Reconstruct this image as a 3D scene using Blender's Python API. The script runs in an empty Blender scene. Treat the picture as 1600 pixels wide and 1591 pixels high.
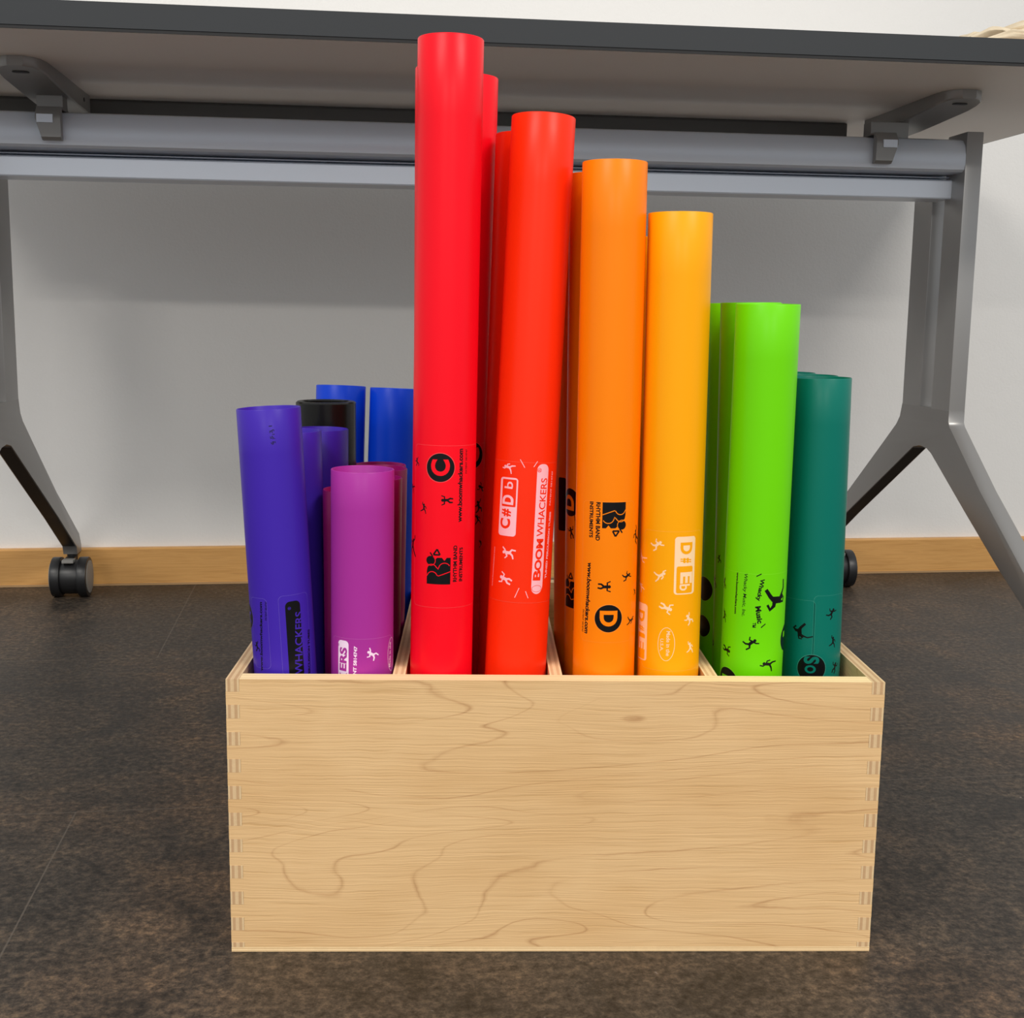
import bpy, bmesh, math, random
from mathutils import Vector, Matrix
random.seed(4)
S = bpy.context.scene
COL = S.collection

# ------------------------------------------------------------ camera
cam = bpy.data.objects.new('camera', bpy.data.cameras.new('camera'))
COL.objects.link(cam)
cam.data.lens = 43.875; cam.data.sensor_width = 36.0
cam.data.clip_start = 0.02; cam.data.clip_end = 50
_p = math.radians(8.9); _r = math.radians(0.75)
_F = Vector((0, math.cos(_p), -math.sin(_p))); _R0 = Vector((1, 0, 0)); _U0 = _R0.cross(_F)
_R = _R0*math.cos(_r) + _U0*math.sin(_r); _U = -_R0*math.sin(_r) + _U0*math.cos(_r)
cam.matrix_world = Matrix(((_R.x, _U.x, -_F.x, 0), (_R.y, _U.y, -_F.y, 0), (_R.z, _U.z, -_F.z, 0.41), (0, 0, 0, 1)))
S.camera = cam

# ------------------------------------------------------------ world and lights
w = bpy.data.worlds.new('room_ambience'); S.world = w; w.use_nodes = True
w.node_tree.nodes['Background'].inputs['Color'].default_value = (0.93, 0.97, 1.0, 1)
w.node_tree.nodes['Background'].inputs['Strength'].default_value = 0.56

def ceiling_lamp(x, y, power, sx=1.2, sy=0.5, z=2.65, col=(1.0, 0.95, 0.88)):
    d = bpy.data.lights.new('ceiling_lamp', 'AREA'); d.shape = 'RECTANGLE'; d.size = sx; d.size_y = sy
    d.energy = power; d.color = col
    o = bpy.data.objects.new('ceiling_lamp', d); COL.objects.link(o); o.location = (x, y, z)
    return o
ceiling_lamp(-1.35, -1.15, 45)
ceiling_lamp(1.75, -1.0, 58)
ceiling_lamp(-1.3, -5.1, 82)
ceiling_lamp(1.5, -5.0, 82)

S.view_settings.view_transform = 'Standard'; S.view_settings.look = 'None'
S.view_settings.gamma = 1.0; S.view_settings.use_curve_mapping = False
S.view_settings.exposure = 0.36

# ------------------------------------------------------------ helpers
def srgb(r, g, b):
    f = lambda c: (c/255/12.92) if c/255 <= 0.04045 else ((c/255+0.055)/1.055)**2.4
    return (f(r), f(g), f(b), 1)

def new_mat(name):
    m = bpy.data.materials.new(name); m.use_nodes = True
    nt = m.node_tree; return m, nt, nt.nodes['Principled BSDF']

def plain(name, col, rough=0.5, metal=0.0, spec=0.5, coat=0.0):
    m, nt, b = new_mat(name)
    b.inputs['Base Color'].default_value = col; b.inputs['Roughness'].default_value = rough
    b.inputs['Metallic'].default_value = metal; b.inputs['Specular IOR Level'].default_value = spec
    b.inputs['Coat Weight'].default_value = coat
    return m

class N:
    """small node-graph helper"""
    def __init__(s, nt): s.nt = nt; s.tc = nt.nodes.new('ShaderNodeTexCoord')
    def link(s, a, b): s.nt.links.new(a, b)
    def map(s, scale=(1, 1, 1), loc=(0, 0, 0), rot=(0, 0, 0)):
        n = s.nt.nodes.new('ShaderNodeMapping'); s.link(s.tc.outputs['Object'], n.inputs['Vector'])
        n.inputs['Scale'].default_value = scale; n.inputs['Location'].default_value = loc; n.inputs['Rotation'].default_value = rot
        return n.outputs['Vector']
    def noise(s, vec, scale, detail=2, rough=0.5, dist=0.0):
        n = s.nt.nodes.new('ShaderNodeTexNoise'); s.link(vec, n.inputs['Vector'])
        n.inputs['Scale'].default_value = scale; n.inputs['Detail'].default_value = detail
        n.inputs['Roughness'].default_value = rough; n.inputs['Distortion'].default_value = dist
        return n.outputs['Fac']
    def math(s, op, a, b=None, c=None):
        n = s.nt.nodes.new('ShaderNodeMath'); n.operation = op
        for i, v in enumerate((a, b, c)):
            if v is None: continue
            if isinstance(v, (int, float)): n.inputs[i].default_value = v
            else: s.link(v, n.inputs[i])
        return n.outputs[0]
    def ramp(s, fac, stops):
        n = s.nt.nodes.new('ShaderNodeValToRGB'); s.link(fac, n.inputs['Fac'])
        e = n.color_ramp.elements
        while len(e) < len(stops): e.new(0.5)
        for k, (p, c) in enumerate(stops): e[k].position = p; e[k].color = c if len(c) == 4 else (*c, 1)
        return n.outputs['Color']
    def mix(s, fac, a, b, mode='MIX'):
        n = s.nt.nodes.new('ShaderNodeMix'); n.data_type = 'RGBA'; n.blend_type = mode
        for key, v in ((0, fac), (6, a), (7, b)):
            if isinstance(v, (int, float)): n.inputs[key].default_value = v
            elif isinstance(v, tuple): n.inputs[key].default_value = v
            else: s.link(v, n.inputs[key])
        return n.outputs[2]
    def bump(s, height, strength, dist, target):
        n = s.nt.nodes.new('ShaderNodeBump'); s.link(height, n.inputs['Height'])
        n.inputs['Strength'].default_value = strength; n.inputs['Distance'].default_value = dist
        s.link(n.outputs['Normal'], target.inputs['Normal'])
    def sep(s, vec):
        n = s.nt.nodes.new('ShaderNodeSeparateXYZ'); s.link(vec, n.inputs[0]); return n.outputs

def obj(name, bm, mats, parent=None, smooth=False, autosmooth=None):
    bmesh.ops.recalc_face_normals(bm, faces=bm.faces)
    me = bpy.data.meshes.new(name); bm.to_mesh(me); bm.free()
    if not isinstance(mats, (list, tuple)): mats = [mats]
    for m in mats: me.materials.append(m)
    o = bpy.data.objects.new(name, me); COL.objects.link(o)
    if smooth: me.shade_smooth()
    if autosmooth is not None:
        me.shade_smooth(); me.set_sharp_from_angle(angle=math.radians(autosmooth))
    if parent: o.parent = parent
    return o

def thing(name, label, cat, loc=(0, 0, 0), rz=0.0, group=None):
    o = bpy.data.objects.new(name, None); COL.objects.link(o)
    o.empty_display_size = 0.05; o.location = loc; o.rotation_euler = (0, 0, rz)
    o['label'] = label; o['category'] = cat
    if group: o['group'] = group
    return o

def box(bm, x0, x1, y0, y1, z0, z1, bev=0.0, mi=0):
    vs = [bm.verts.new((x, y, z)) for z in (z0, z1) for y in (y0, y1) for x in (x0, x1)]
    fs = [bm.faces.new([vs[i] for i in q]) for q in ((0, 2, 3, 1), (4, 5, 7, 6), (0, 1, 5, 4), (2, 6, 7, 3), (0, 4, 6, 2), (1, 3, 7, 5))]
    for f in fs: f.material_index = mi
    if bev:
        es = list({e for f in fs for e in f.edges})
        bmesh.ops.bevel(bm, geom=es, offset=bev, segments=2, affect='EDGES', profile=0.6)
    return fs

def prism(bm, poly, axis, a0, a1, mi=0, bev=0.0):
    """extrude a 2-D outline along an axis: poly in the two other axes, in xyz order"""
    def P(p, a): return (a, p[0], p[1]) if axis == 0 else (p[0], a, p[1]) if axis == 1 else (p[0], p[1], a)
    A = [bm.verts.new(P(p, a0)) for p in poly]; B = [bm.verts.new(P(p, a1)) for p in poly]
    fs = [bm.faces.new(A), bm.faces.new(B[::-1])]
    n = len(poly)
    for i in range(n): fs.append(bm.faces.new((A[i], B[i], B[(i+1) % n], A[(i+1) % n])))
    for f in fs: f.material_index = mi
    if bev:
        bmesh.ops.recalc_face_normals(bm, faces=fs)
        es = list({e for f in fs[:2] for e in f.edges})
        bmesh.ops.bevel(bm, geom=es, offset=bev, segments=2, affect='EDGES', profile=0.6)

def cyl(bm, c, axis, r, h0, h1, seg=48, bev=0.0, mi=0):
    pts = [(r*math.cos(2*math.pi*i/seg), r*math.sin(2*math.pi*i/seg)) for i in range(seg)]
    o = {0: (c[1], c[2]), 1: (c[0], c[2]), 2: (c[0], c[1])}[axis]
    prism(bm, [(o[0]+x, o[1]+y) for x, y in pts], axis, c[axis]+h0, c[axis]+h1, mi, bev)

# ------------------------------------------------------------ room frame: u along the wall, -v (local y) towards the wall
WALL_YAW = math.radians(7.9)
O = Vector((0.00143, 1.91025, 0.0))
def struct(o):
    o['kind'] = 'structure'; o.location = O; o.rotation_euler = (0, 0, WALL_YAW); return o

# wall paint
m_wall, nt, b = new_mat('wall_paint'); g = N(nt)
v = g.map(); n1 = g.noise(v, 260, 3, 0.6); n2 = g.noise(v, 40, 2)
b.inputs['Base Color'].default_value = (0.80, 0.785, 0.76, 1); b.inputs['Roughness'].default_value = 0.75
g.bump(g.math('ADD', n1, g.math('MULTIPLY', n2, 1.5)), 0.22, 0.0014, b)
bm = bmesh.new(); box(bm, -3.2, 3.2, 0.012, 0.14, 0, 2.8)
struct(obj('wall_back', bm, m_wall))

# skirting board
m_sk, nt, b = new_mat('beech_skirting'); g = N(nt)
n1 = g.noise(g.map((3, 3, 90)), 3.5, 4, 0.6, 0.6)
c = g.ramp(n1, [(0.3, srgb(196, 143, 78)), (0.55, srgb(212, 160, 94)), (0.75, srgb(186, 132, 70))])
nt.links.new(c, b.inputs['Base Color']); b.inputs['Roughness'].default_value = 0.4
bm = bmesh.new(); prism(bm, [(0, 0), (0, 0.0545), (0.002, 0.0565), (0.012, 0.0565), (0.012, 0)], 0, -3.2, 3.2)
for f in bm.faces: f.material_index = 0
struct(obj('baseboard_back', bm, m_sk))
bm = bmesh.new(); box(bm, -3.2, 3.2, -0.0012, 0.0, 0.0, 0.003)
struct(obj('trim_1', bm, plain('skirting_sealant', srgb(176, 140, 96), 0.5)))

# floor
m_fl, nt, b = new_mat('stone_look_vinyl'); g = N(nt)
v = g.map()
big = g.noise(v, 3.2, 4, 0.6, 0.4); mid = g.noise(v, 16, 6, 0.72, 0.7); fine = g.noise(v, 150, 5, 0.8)
base = g.ramp(big, [(0.3, (0.032, 0.028, 0.024)), (0.5, (0.045, 0.035, 0.027)), (0.68, (0.070, 0.047, 0.031))])
md = g.ramp(mid, [(0.34, (0.50, 0.51, 0.52)), (0.5, (1, 1, 1)), (0.66, (1.5, 1.42, 1.3))])
c = g.mix(1.0, base, md, 'MULTIPLY')
fn = g.ramp(fine, [(0.36, (0.35, 0.34, 0.33)), (0.5, (1, 1, 1)), (0.64, (2.2, 2.05, 1.8))])
c = g.mix(1.0, c, fn, 'MULTIPLY')
x, y, z = g.sep(v)
br = nt.nodes.new('ShaderNodeTexBrick')
cm = nt.nodes.new('ShaderNodeCombineXYZ'); nt.links.new(g.math('ADD', x, 0.482 + 0.92*4), cm.inputs[0]); nt.links.new(g.math('ADD', y, 0.410 + 0.467*9), cm.inputs[1])
nt.links.new(cm.outputs[0], br.inputs['Vector'])
br.inputs['Scale'].default_value = 1; br.inputs['Brick Width'].default_value = 0.92; br.inputs['Row Height'].default_value = 0.467
br.inputs['Mortar Size'].default_value = 0.0007; br.inputs['Mortar Smooth'].default_value = 0.2; br.offset = 0.42
c = g.mix(g.math('MULTIPLY', br.outputs['Fac'], 0.55), c, (0.12, 0.10, 0.08, 1))
spk = g.ramp(g.noise(g.map((1, 1, 1), (3, 1, 0)), 120, 1), [(0.80, (0, 0, 0)), (0.84, (1, 1, 1))])
c = g.mix(spk, c, (0.16, 0.13, 0.11, 1))
nt.links.new(c, b.inputs['Base Color'])
rr = g.math('MULTIPLY_ADD', mid, 0.25, 0.36); nt.links.new(rr, b.inputs['Roughness'])
b.inputs['Specular IOR Level'].default_value = 0.32
g.bump(g.math('ADD', g.math('MULTIPLY', mid, 0.8), g.math('MULTIPLY', fine, 0.5)), 0.3, 0.0012, b)
bm = bmesh.new(); box(bm, -3.2, 3.2, -7.0, 0.14, -0.08, 0)
struct(obj('floor', bm, m_fl))

# ------------------------------------------------------------ materials of the table
m_alu, nt, b = new_mat('silver_lacquer'); g = N(nt)
b.inputs['Base Color'].default_value = srgb(218, 226, 238); b.inputs['Metallic'].default_value = 0.2
b.inputs['Roughness'].default_value = 0.42
g.bump(g.noise(g.map(), 900, 2), 0.08, 0.0004, b)
m_leg = plain('grey_leg_lacquer', srgb(158, 157, 156), 0.36, 0.45)
m_cast = plain('cast_foot_lacquer', srgb(146, 144, 142), 0.33, 0.5)
m_dalu = plain('grey_lacquer', srgb(150, 149, 147), 0.45, 0.4)
m_under = plain('white_laminate', srgb(240, 234, 228), 0.55)
m_edge = plain('anthracite_edging', srgb(50, 53, 56), 0.5, 0, 0.3)
m_black = plain('black_plastic', (0.010, 0.010, 0.011, 1), 0.38)
m_gap_shade = plain('gap_shade_black', (0.004, 0.004, 0.005, 1), 0.6)
m_cap = plain('grey_wheel_cover', srgb(128, 126, 122), 0.45)
m_hole = plain('screw_recess', (0.012, 0.012, 0.012, 1), 0.6)

# ------------------------------------------------------------ table (local x = u, local y = -v)
UL, UR = -0.635, 0.4892
VF, VB = 0.598, 0.012
TABLE_YAW = math.radians(6.745)
TO = Vector((0.0, 1.8336, 0.0))
ZU = 0.6588
table = thing('rolling_table', 'white-topped rolling table with dark edge and silver legs, standing against the wall', 'table', TO, TABLE_YAW)
def rrect_poly(x0, x1, y0, y1, r, k=6):
    P = []
    for cx, cy, a in ((x1-r, y1-r, 0), (x0+r, y1-r, 90), (x0+r, y0+r, 180), (x1-r, y0+r, 270)):
        for i in range(k+1):
            t = math.radians(a+90*i/k); P.append((cx+r*math.cos(t), cy+r*math.sin(t)))
    return P
XL, XR = -0.813, 0.667
bm = bmesh.new(); prism(bm, rrect_poly(XL+.0025, XR-.0025, -VF+.0025, -VB-.0025, 0.006), 2, ZU, ZU+.0258)
obj('table_top', bm, m_under, table)
def ring(bm, z0, z1, t, off):
    outer = rrect_poly(XL-off, XR+off, -VF-off, -VB+off, 0.008); inner = rrect_poly(XL+t, XR-t, -VF+t, -VB-t, 0.006)
    n = len(outer)
    L = [[bm.verts.new((*p, z)) for p in q] for q, z in ((outer, z0), (outer, z1), (inner, z1), (inner, z0))]
    for a in range(4):
        A, B = L[a], L[(a+1) % 4]
        for i in range(n): bm.faces.new((A[i], A[(i+1) % n], B[(i+1) % n], B[i]))
bm = bmesh.new(); ring(bm, ZU+.0031, ZU+.0256, 0.0024, 0.0); obj('edge_band', bm, m_edge, table)
bm = bmesh.new(); ring(bm, ZU+.0001, ZU+.0030, 0.0024, -0.0008); obj('edge_gap_shade', bm, m_gap_shade, table)  # black strip paints in the shadow gap below the edge band

# aluminium beam below the top, profile in (y, z)
prof = [(-.300, .6215), (-.355, .6215), (-.3650, .6190), (-.3715, .6120), (-.3740, .6020), (-.3740, .5905), (-.3720, .5850), (-.3680, .5825),
        (-.3140, .5822), (-.3140, .5808), (-.3340, .5802), (-.3340, .5790), (-.3140, .5784), (-.3140, .5765),
        (-.3415, .5762), (-.3425, .5748), (-.3425, .5552), (-.3415, .5538), (-.300, .5535)]
bm = bmesh.new(); prism(bm, prof, 0, UL-0.0005, UR+0.0005)
obj('cross_beam', bm, m_alu, table, autosmooth=30)
# added dark bar, stands in for the shadow band behind the beam
bm = bmesh.new(); box(bm, UL-.06, UR-.085, -.215, -.190, .622, ZU-.0002, .003)
obj('shade_bar', bm, plain('shade_bar_grey', srgb(84, 82, 79), 0.5), table)

def leg_frame(side):
    """posts and spreading feet: outline in (v, z), thickness along u"""
    s = 1 if side == 'R' else -1
    u0 = UR if s > 0 else UL; ua, ub = (u0, u0+0.0205) if s > 0 else (u0-0.0205, u0)
    for va, vb in ((0.3255, 0.3745), (0.240, 0.2925)):
        bm = bmesh.new(); box(bm, ua, ub, -vb, -va, 0.2985, 0.6285, 0.0012)
        obj('post', bm, m_leg, table, autosmooth=40)
    out = [(.3747, .3000), (.3747, .2861), (.3780, .2810), (.3835, .2767), (.4649, .2139), (.5745, .1396), (.6300, .1020), (.6550, .0830), (.6640, .0720), (.6640, .0560),
           (.6380, .0540), (.6340, .0640), (.5787, .1017), (.5184, .1337), (.4299, .1851), (.3330, .2430), (.3200, .2480), (.3000, .2500), (.2805, .2463),
           (.1381, .1650), (.0662, .1240), (-.0300, .0660), (-.0340, .0540), (-.0600, .0540), (-.0600, .0640), (-.0500, .0817), (.0452, .1435), (.0716, .1600),
           (.1864, .2433), (.2244, .2713), (.2340, .2822), (.2395, .3000)]
    bm = bmesh.new(); prism(bm, [(-v, z) for v, z in out], 0, ua, ub, 0, 0.0012)
    obj('foot', bm, m_cast, table, autosmooth=40)
    # dark ribbed hollow along the underside of the rear foot
    bm = bmesh.new()
    under = [(.2760, .2440), (.1381, .1650), (.0662, .1240), (-.0270, .0678)]
    for (v0, z0), (v1, z1) in zip(under, under[1:]):
        d = Vector((v1-v0, z1-z0)); L = d.length; d /= L; nn = Vector((d.y, -d.x))
        if nn.y > 0: nn = -nn
        q = [(-(v0+d.x*t_+nn.x*o_), z0+d.y*t_+nn.y*o_) for t_, o_ in ((0, -.0002), (L, -.0002), (L, .0006), (0, .0006))]
        prism(bm, q, 0, ua+.0018, ub-.0018)
    obj('foot_recess', bm, m_black, table)
    k = .009 if s < 0 else .003
    castor((ua+ub)/2 + k, .004, -.046, k); castor((ua+ub)/2 + k, .700, .650, k)

def castor(u, v, vn, k):
    """twin-wheel castor at (u, v) trailing from the neck under the foot end at vn"""
    bm = bmesh.new()
    um = u-k
    cyl(bm, (um, -vn, 0.0), 2, 0.0075, 0.040, 0.0545, 24)
    cyl(bm, (u, -v, 0.0285), 0, 0.0245, -0.0125, 0.0125, 40, 0.001)
    sg = 1 if v > vn else -1
    a, e = sorted((-v, -vn-sg*.004))
    box(bm, um-.007, um+.007, a, e, 0.038, 0.0505, 0.003)
    housing = obj('castor', bm, m_black, table, autosmooth=40)
    bm = bmesh.new(); box(bm, u-0.0085, u+0.0075, -v-0.0200, -v-0.004, 0.0515, 0.0560, 0.0008)
    obj('castor_plate', bm, m_cap, housing)
    for s in (-1, 1):
        bm = bmesh.new()
        cyl(bm, (u+s*0.0185, -v, 0.0285), 0, 0.0285, -0.0065, 0.0065, 56, 0.0015)
        wh = obj('wheel', bm, m_black, housing, autosmooth=40)
        bm = bmesh.new(); cyl(bm, (u+s*0.0255, -v, 0.0285), 0, 0.0235, -0.0012, 0.0004, 48, 0.0003)
        obj('wheel_cover', bm, m_cap, housing, autosmooth=40)
leg_frame('R'); leg_frame('L')

def bracket(um, s):
    """tilting arm screwed under the top: thick at the beam, thin at its rounded tip. s=+1 right one"""
    bm = bmesh.new()
    def wdt(v):   # half width
        return 0.024
    rows = []
    secs = [(.2350, .637, .0240), (.30, .638, .0240), (.35, .6405, .0245), (.42, .6440, .0245), (.440, .6460, .0240), (.454, .6475, .0215), (.463, .6485, .0165), (.4690, .6490, .0080)]
    for v, zb, hw in secs:
        rows.append([bm.verts.new(p) for p in ((um-hw, -v, ZU-.0001), (um-hw, -v, zb+.0014), (um-hw+.0014, -v, zb), (um+hw-.0014, -v, zb), (um+hw, -v, zb+.0014), (um+hw, -v, ZU-.0001))])
    for A, B in zip(rows, rows[1:]):
        for i in range(6): bm.faces.new((A[i], A[(i+1) % 6], B[(i+1) % 6], B[i]))
    bm.faces.new(rows[0]); bm.faces.new(rows[-1])
    br_ = obj('tilt_bracket', bm, m_dalu, table, autosmooth=35)
    bm = bmesh.new(); prism(bm, [(um+x, -.447+y) for x, y in rrect_poly(-.0085, .0085, -.0042, .0042, .0040, 5)], 2, .6462, .6475)
    obj('screw_slot', bm, m_hole, br_)
    bm = bmesh.new(); cyl(bm, (um-s*.0241, -.268, .649), 0, .0024, -.0005, .0005, 16)
    obj('pivot_pin', bm, m_hole, br_)
    # clip hooked over the beam
    bm = bmesh.new(); uc = um - .055 if s > 0 else um + .010
    prism(bm, [(-.345, .6240), (-.378, .6240), (-.3850, .6160), (-.3860, .6100), (-.3850, .5915), (-.3810, .5885), (-.3755, .5885), (-.3755, .6220), (-.345, .6220)], 0, uc-.0130, uc+.0130)
    for q in bm.verts:                         # narrower at its lower end, on the outer side
        if q.co.z < .6 and (q.co.x-uc)*s > 0: q.co.x -= s*.0055
    cl = obj('locking_clip', bm, m_dalu, br_, autosmooth=35)
    bm = bmesh.new(); ui = uc + s*.003; box(bm, ui-.0085, ui+.0085, -.3872, -.3848, .6060, .6150, .0004)
    obj('clip_insert', bm, m_alu, cl)
    bm = bmesh.new(); ca, cb = (uc-.006, um-.014) if s > 0 else (um-.010, uc+.008)
    box(bm, ca, cb, -.348, -.325, .6218, .6408, .001)
    obj('clip_neck', bm, m_dalu, br_)
bracket(0.4425, 1)
bracket(-0.5625, -1)

# ------------------------------------------------------------ crumpled beige cloth on the table
m_cloth, nt, b = new_mat('beige_cotton'); g = N(nt)
n1 = g.noise(g.map(), 30, 3)
c = g.ramp(n1, [(0.35, srgb(205, 186, 156)), (0.65, srgb(228, 214, 188))]); nt.links.new(c, b.inputs['Base Color'])
b.inputs['Roughness'].default_value = 0.9; g.bump(g.noise(g.map(), 900, 2), 0.3, 0.0006, b)
cloth = thing('folded_cloth', 'crumpled beige cotton cloth lying on the table top near its right end', 'cloth', (0, 0, 0))
cloth.location = TO + Matrix.Rotation(TABLE_YAW, 3, 'Z') @ Vector((0.487, -0.52, ZU+.0259)); cloth.rotation_euler = (0, 0, TABLE_YAW)
def fold(path, w0, th, seed):
    """a flattened roll of cloth swept along a path of (x, y, z, width factor)"""
    rnd = random.Random(seed); bm = bmesh.new(); rings = []
    pts = [Vector(p[:3]) for p in path]; ws = [p[3] for p in path]
    M = 40; K = 28
    def ev(t):
        f = t*(len(pts)-1); i = min(int(f), len(pts)-2); q = f-i; q = q*q*(3-2*q)
        return pts[i].lerp(pts[i+1], q), ws[i]*(1-q)+ws[i+1]*q
    ph = [rnd.uniform(0, 6.28) for _ in range(6)]
    for j in range(M+1):
        t = j/M; p, wf = ev(t); p2, _ = ev(min(1, t+0.01)); p1, _ = ev(max(0, t-0.01))
        d = (p2-p1).normalized(); side = d.cross(Vector((0, 0, 1))).normalized(); up = side.cross(d)
        R_ = []
        for i in range(K):
            a = 2*math.pi*i/K
            rr_ = 1 + 0.13*math.sin(3*a+ph[0]+4*t) + 0.08*math.sin(5*a+ph[1]-7*t) + 0.06*math.sin(9*a+ph[2]+11*t)
            R_.append(bm.verts.new(p + side*math.cos(a)*w0*wf*rr_ + up*math.sin(a)*th*wf*rr_*(1+0.15*math.sin(9*t+ph[3]))))
        rings.append(R_)
    for A, B in zip(rings, rings[1:]):
        for i in range(K): bm.faces.new((A[i], A[(i+1) % K], B[(i+1) % K], B[i]))
    bm.faces.new(rings[0][::-1]); bm.faces.new(rings[-1])
    return bm
FOLDS = [([(-.092, -.01, .002, .12), (-.078, -.01, .010, .55), (-.060, -.02, .017, .75), (-.045, -.02, .0125, .8), (.0, -.02, .009, .9), (.15, -.03, .010, .7)], .026, .0085, 1),
         ([(-.082, .03, .004, .2), (-.062, .03, .020, .7), (-.045, .03, .0230, .6), (-.02, .02, .019, 1.0), (.04, .02, .021, 1.1), (.16, .02, .018, .8)], .030, .0095, 2),
         ([(-.055, .05, .010, .3), (-.03, .04, .026, .7), (.0, .03, .0335, .9), (.05, .02, .0350, .9), (.17, .02, .032, .7)], .026, .0070, 3),
         ([(-.05, -.04, .010, .3), (-.02, -.045, .013, .6), (.005, -.04, .024, .8), (.018, -.035, .0270, .8), (.05, -.04, .022, .9), (.16, -.03, .020, .6)], .017, .0072, 4),
         ([(-.082, -.055, .003, .3), (-.060, -.06, .0065, .8), (-.03, -.062, .005, .6), (.02, -.063, .004, .7), (.05, -.062, .006, .9), (.12, -.055, .009, .9)], .014, .0052, 5),
         ([(-.02, -.062, .010, .3), (.01, -.062, .013, .7), (.05, -.060, .016, .8), (.13, -.055, .015, .8)], .012, .0045, 6)]
for i, a in enumerate(FOLDS):
    obj('cloth_fold', fold(*a), m_cloth, cloth, smooth=True)

# ------------------------------------------------------------ wooden box
BOX_YAW = math.radians(1.6)
BO = Vector((-0.17736, 0.75202, 0.0))
W_, D_, H_ = 0.4153, 0.302, 0.1825
TS, TF = 0.0085, 0.0125

m_ply, nt, b = new_mat('maple_plywood'); g = N(nt)
v = g.map((0.62, 1, 3.4))
nz = g.noise(v, 4.6, 1.6, 0.4, 0.55)
nz2 = g.math('ADD', nz, g.math('MULTIPLY', g.noise(g.map((1, 1, 2)), 60, 2), 0.008))
f = g.math('FRACT', g.math('MULTIPLY', nz2, 15))
d = g.math('ABSOLUTE', g.math('SUBTRACT', f, 0.5))
line = g.ramp(d, [(0.0, (1, 1, 1)), (0.022, (0.4, 0.4, 0.4)), (0.05, (0, 0, 0))])
brk = g.ramp(g.noise(g.map((1, 1, 2), (5, 5, 5)), 16, 2), [(0.36, (0.12, 0.12, 0.12)), (0.62, (1, 1, 1))])
sx, sy, sz = g.sep(g.map())
cb = nt.nodes.new('ShaderNodeCombineXYZ')          # fibres drift with the growth rings
nt.links.new(g.math('MULTIPLY', sx, 14), cb.inputs[0]); nt.links.new(g.math('MULTIPLY', sy, 14), cb.inputs[1])
zz = g.math('ADD', sz, g.math('ADD', g.math('MULTIPLY', nz, 0.022), g.math('MULTIPLY', g.noise(g.map((1, 1, 1)), 45, 2), 0.0022)))
nt.links.new(g.math('MULTIPLY', zz, 760), cb.inputs[2])
fib = g.noise(cb.outputs[0], 1.0, 2.5, 0.55, 0.15)
tone = g.noise(g.map((1, 1, 2)), 7, 3)
c = g.ramp(tone, [(0.3, srgb(211, 171, 120)), (0.55, srgb(221, 184, 135)), (0.75, srgb(214, 174, 123))])
c = g.mix(0.8, c, g.ramp(fib, [(0.30, (0.80, 0.75, 0.66)), (0.41, (0.97, 0.96, 0.94)), (0.62, (1.01, 1.01, 1.0)), (0.75, (1.07, 1.06, 1.04))]), 'MULTIPLY')
lm = g.mix(1.0, line, brk, 'MULTIPLY')
sc = nt.nodes.new('ShaderNodeRGBToBW'); nt.links.new(lm, sc.inputs[0])
c = g.mix(g.math('MULTIPLY', sc.outputs[0], 0.50), c, srgb(150, 96, 52))
nt.links.new(c, b.inputs['Base Color']); b.inputs['Roughness'].default_value = 0.62; b.inputs['Specular IOR Level'].default_value = 0.3
g.bump(fib, 0.45, 0.0007, b)

def ply_edge(name, axis, off, t, pale=0.35, shade=1.0):
    """layered plywood edge: veneers stacked along one local axis"""
    m, nt, b = new_mat(name); g = N(nt)
    s = g.sep(g.map())[axis]
    k = g.math('DIVIDE', g.math('SUBTRACT', s, off), t)
    wob = g.math('MULTIPLY', g.math('SUBTRACT', g.noise(g.map((18, 18, 18)), 1, 2), 0.5), 0.06)
    k = g.math('ADD', k, wob)
    c = g.ramp(k, [(0.0, srgb(246, 220, 176)), (0.13, srgb(240, 212, 166)), (0.17, srgb(196, 152, 108)), (0.34, srgb(204, 164, 120)), (0.38, srgb(240, 212, 168)),
                   (0.60, srgb(236, 206, 160)), (0.64, srgb(198, 156, 112)), (0.82, srgb(204, 164, 118)), (0.87, srgb(244, 218, 172))])
    st = g.noise(g.map((60, 60, 60)), 3, 4, 0.7)
    c = g.mix(0.6, c, g.ramp(st, [(0.3, (0.86, 0.83, 0.78)), (0.6, (1.05, 1.04, 1.02))]), 'MULTIPLY')
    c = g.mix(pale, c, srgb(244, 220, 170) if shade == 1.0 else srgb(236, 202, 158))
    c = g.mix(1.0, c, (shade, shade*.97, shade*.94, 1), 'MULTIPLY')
    nt.links.new(c, b.inputs['Base Color']); b.inputs['Roughness'].default_value = 0.7
    g.bump(st, 0.3, 0.0006, b)
    return m
crate = thing('wooden_box', 'open maple plywood box with finger joints, holding the coloured tubes on the floor', 'box', BO, BOX_YAW)
FZ = [0.1615 - 0.01775*k for k in range(9)]
FZ = [(z-0.0044, z+0.0044) for z in FZ]
FZ = [(0.1745, H_)] + FZ + [(0.0035, 0.0068)]
Z0 = 0.0035
def notched(x_out, sgn, inner):
    pass
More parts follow.
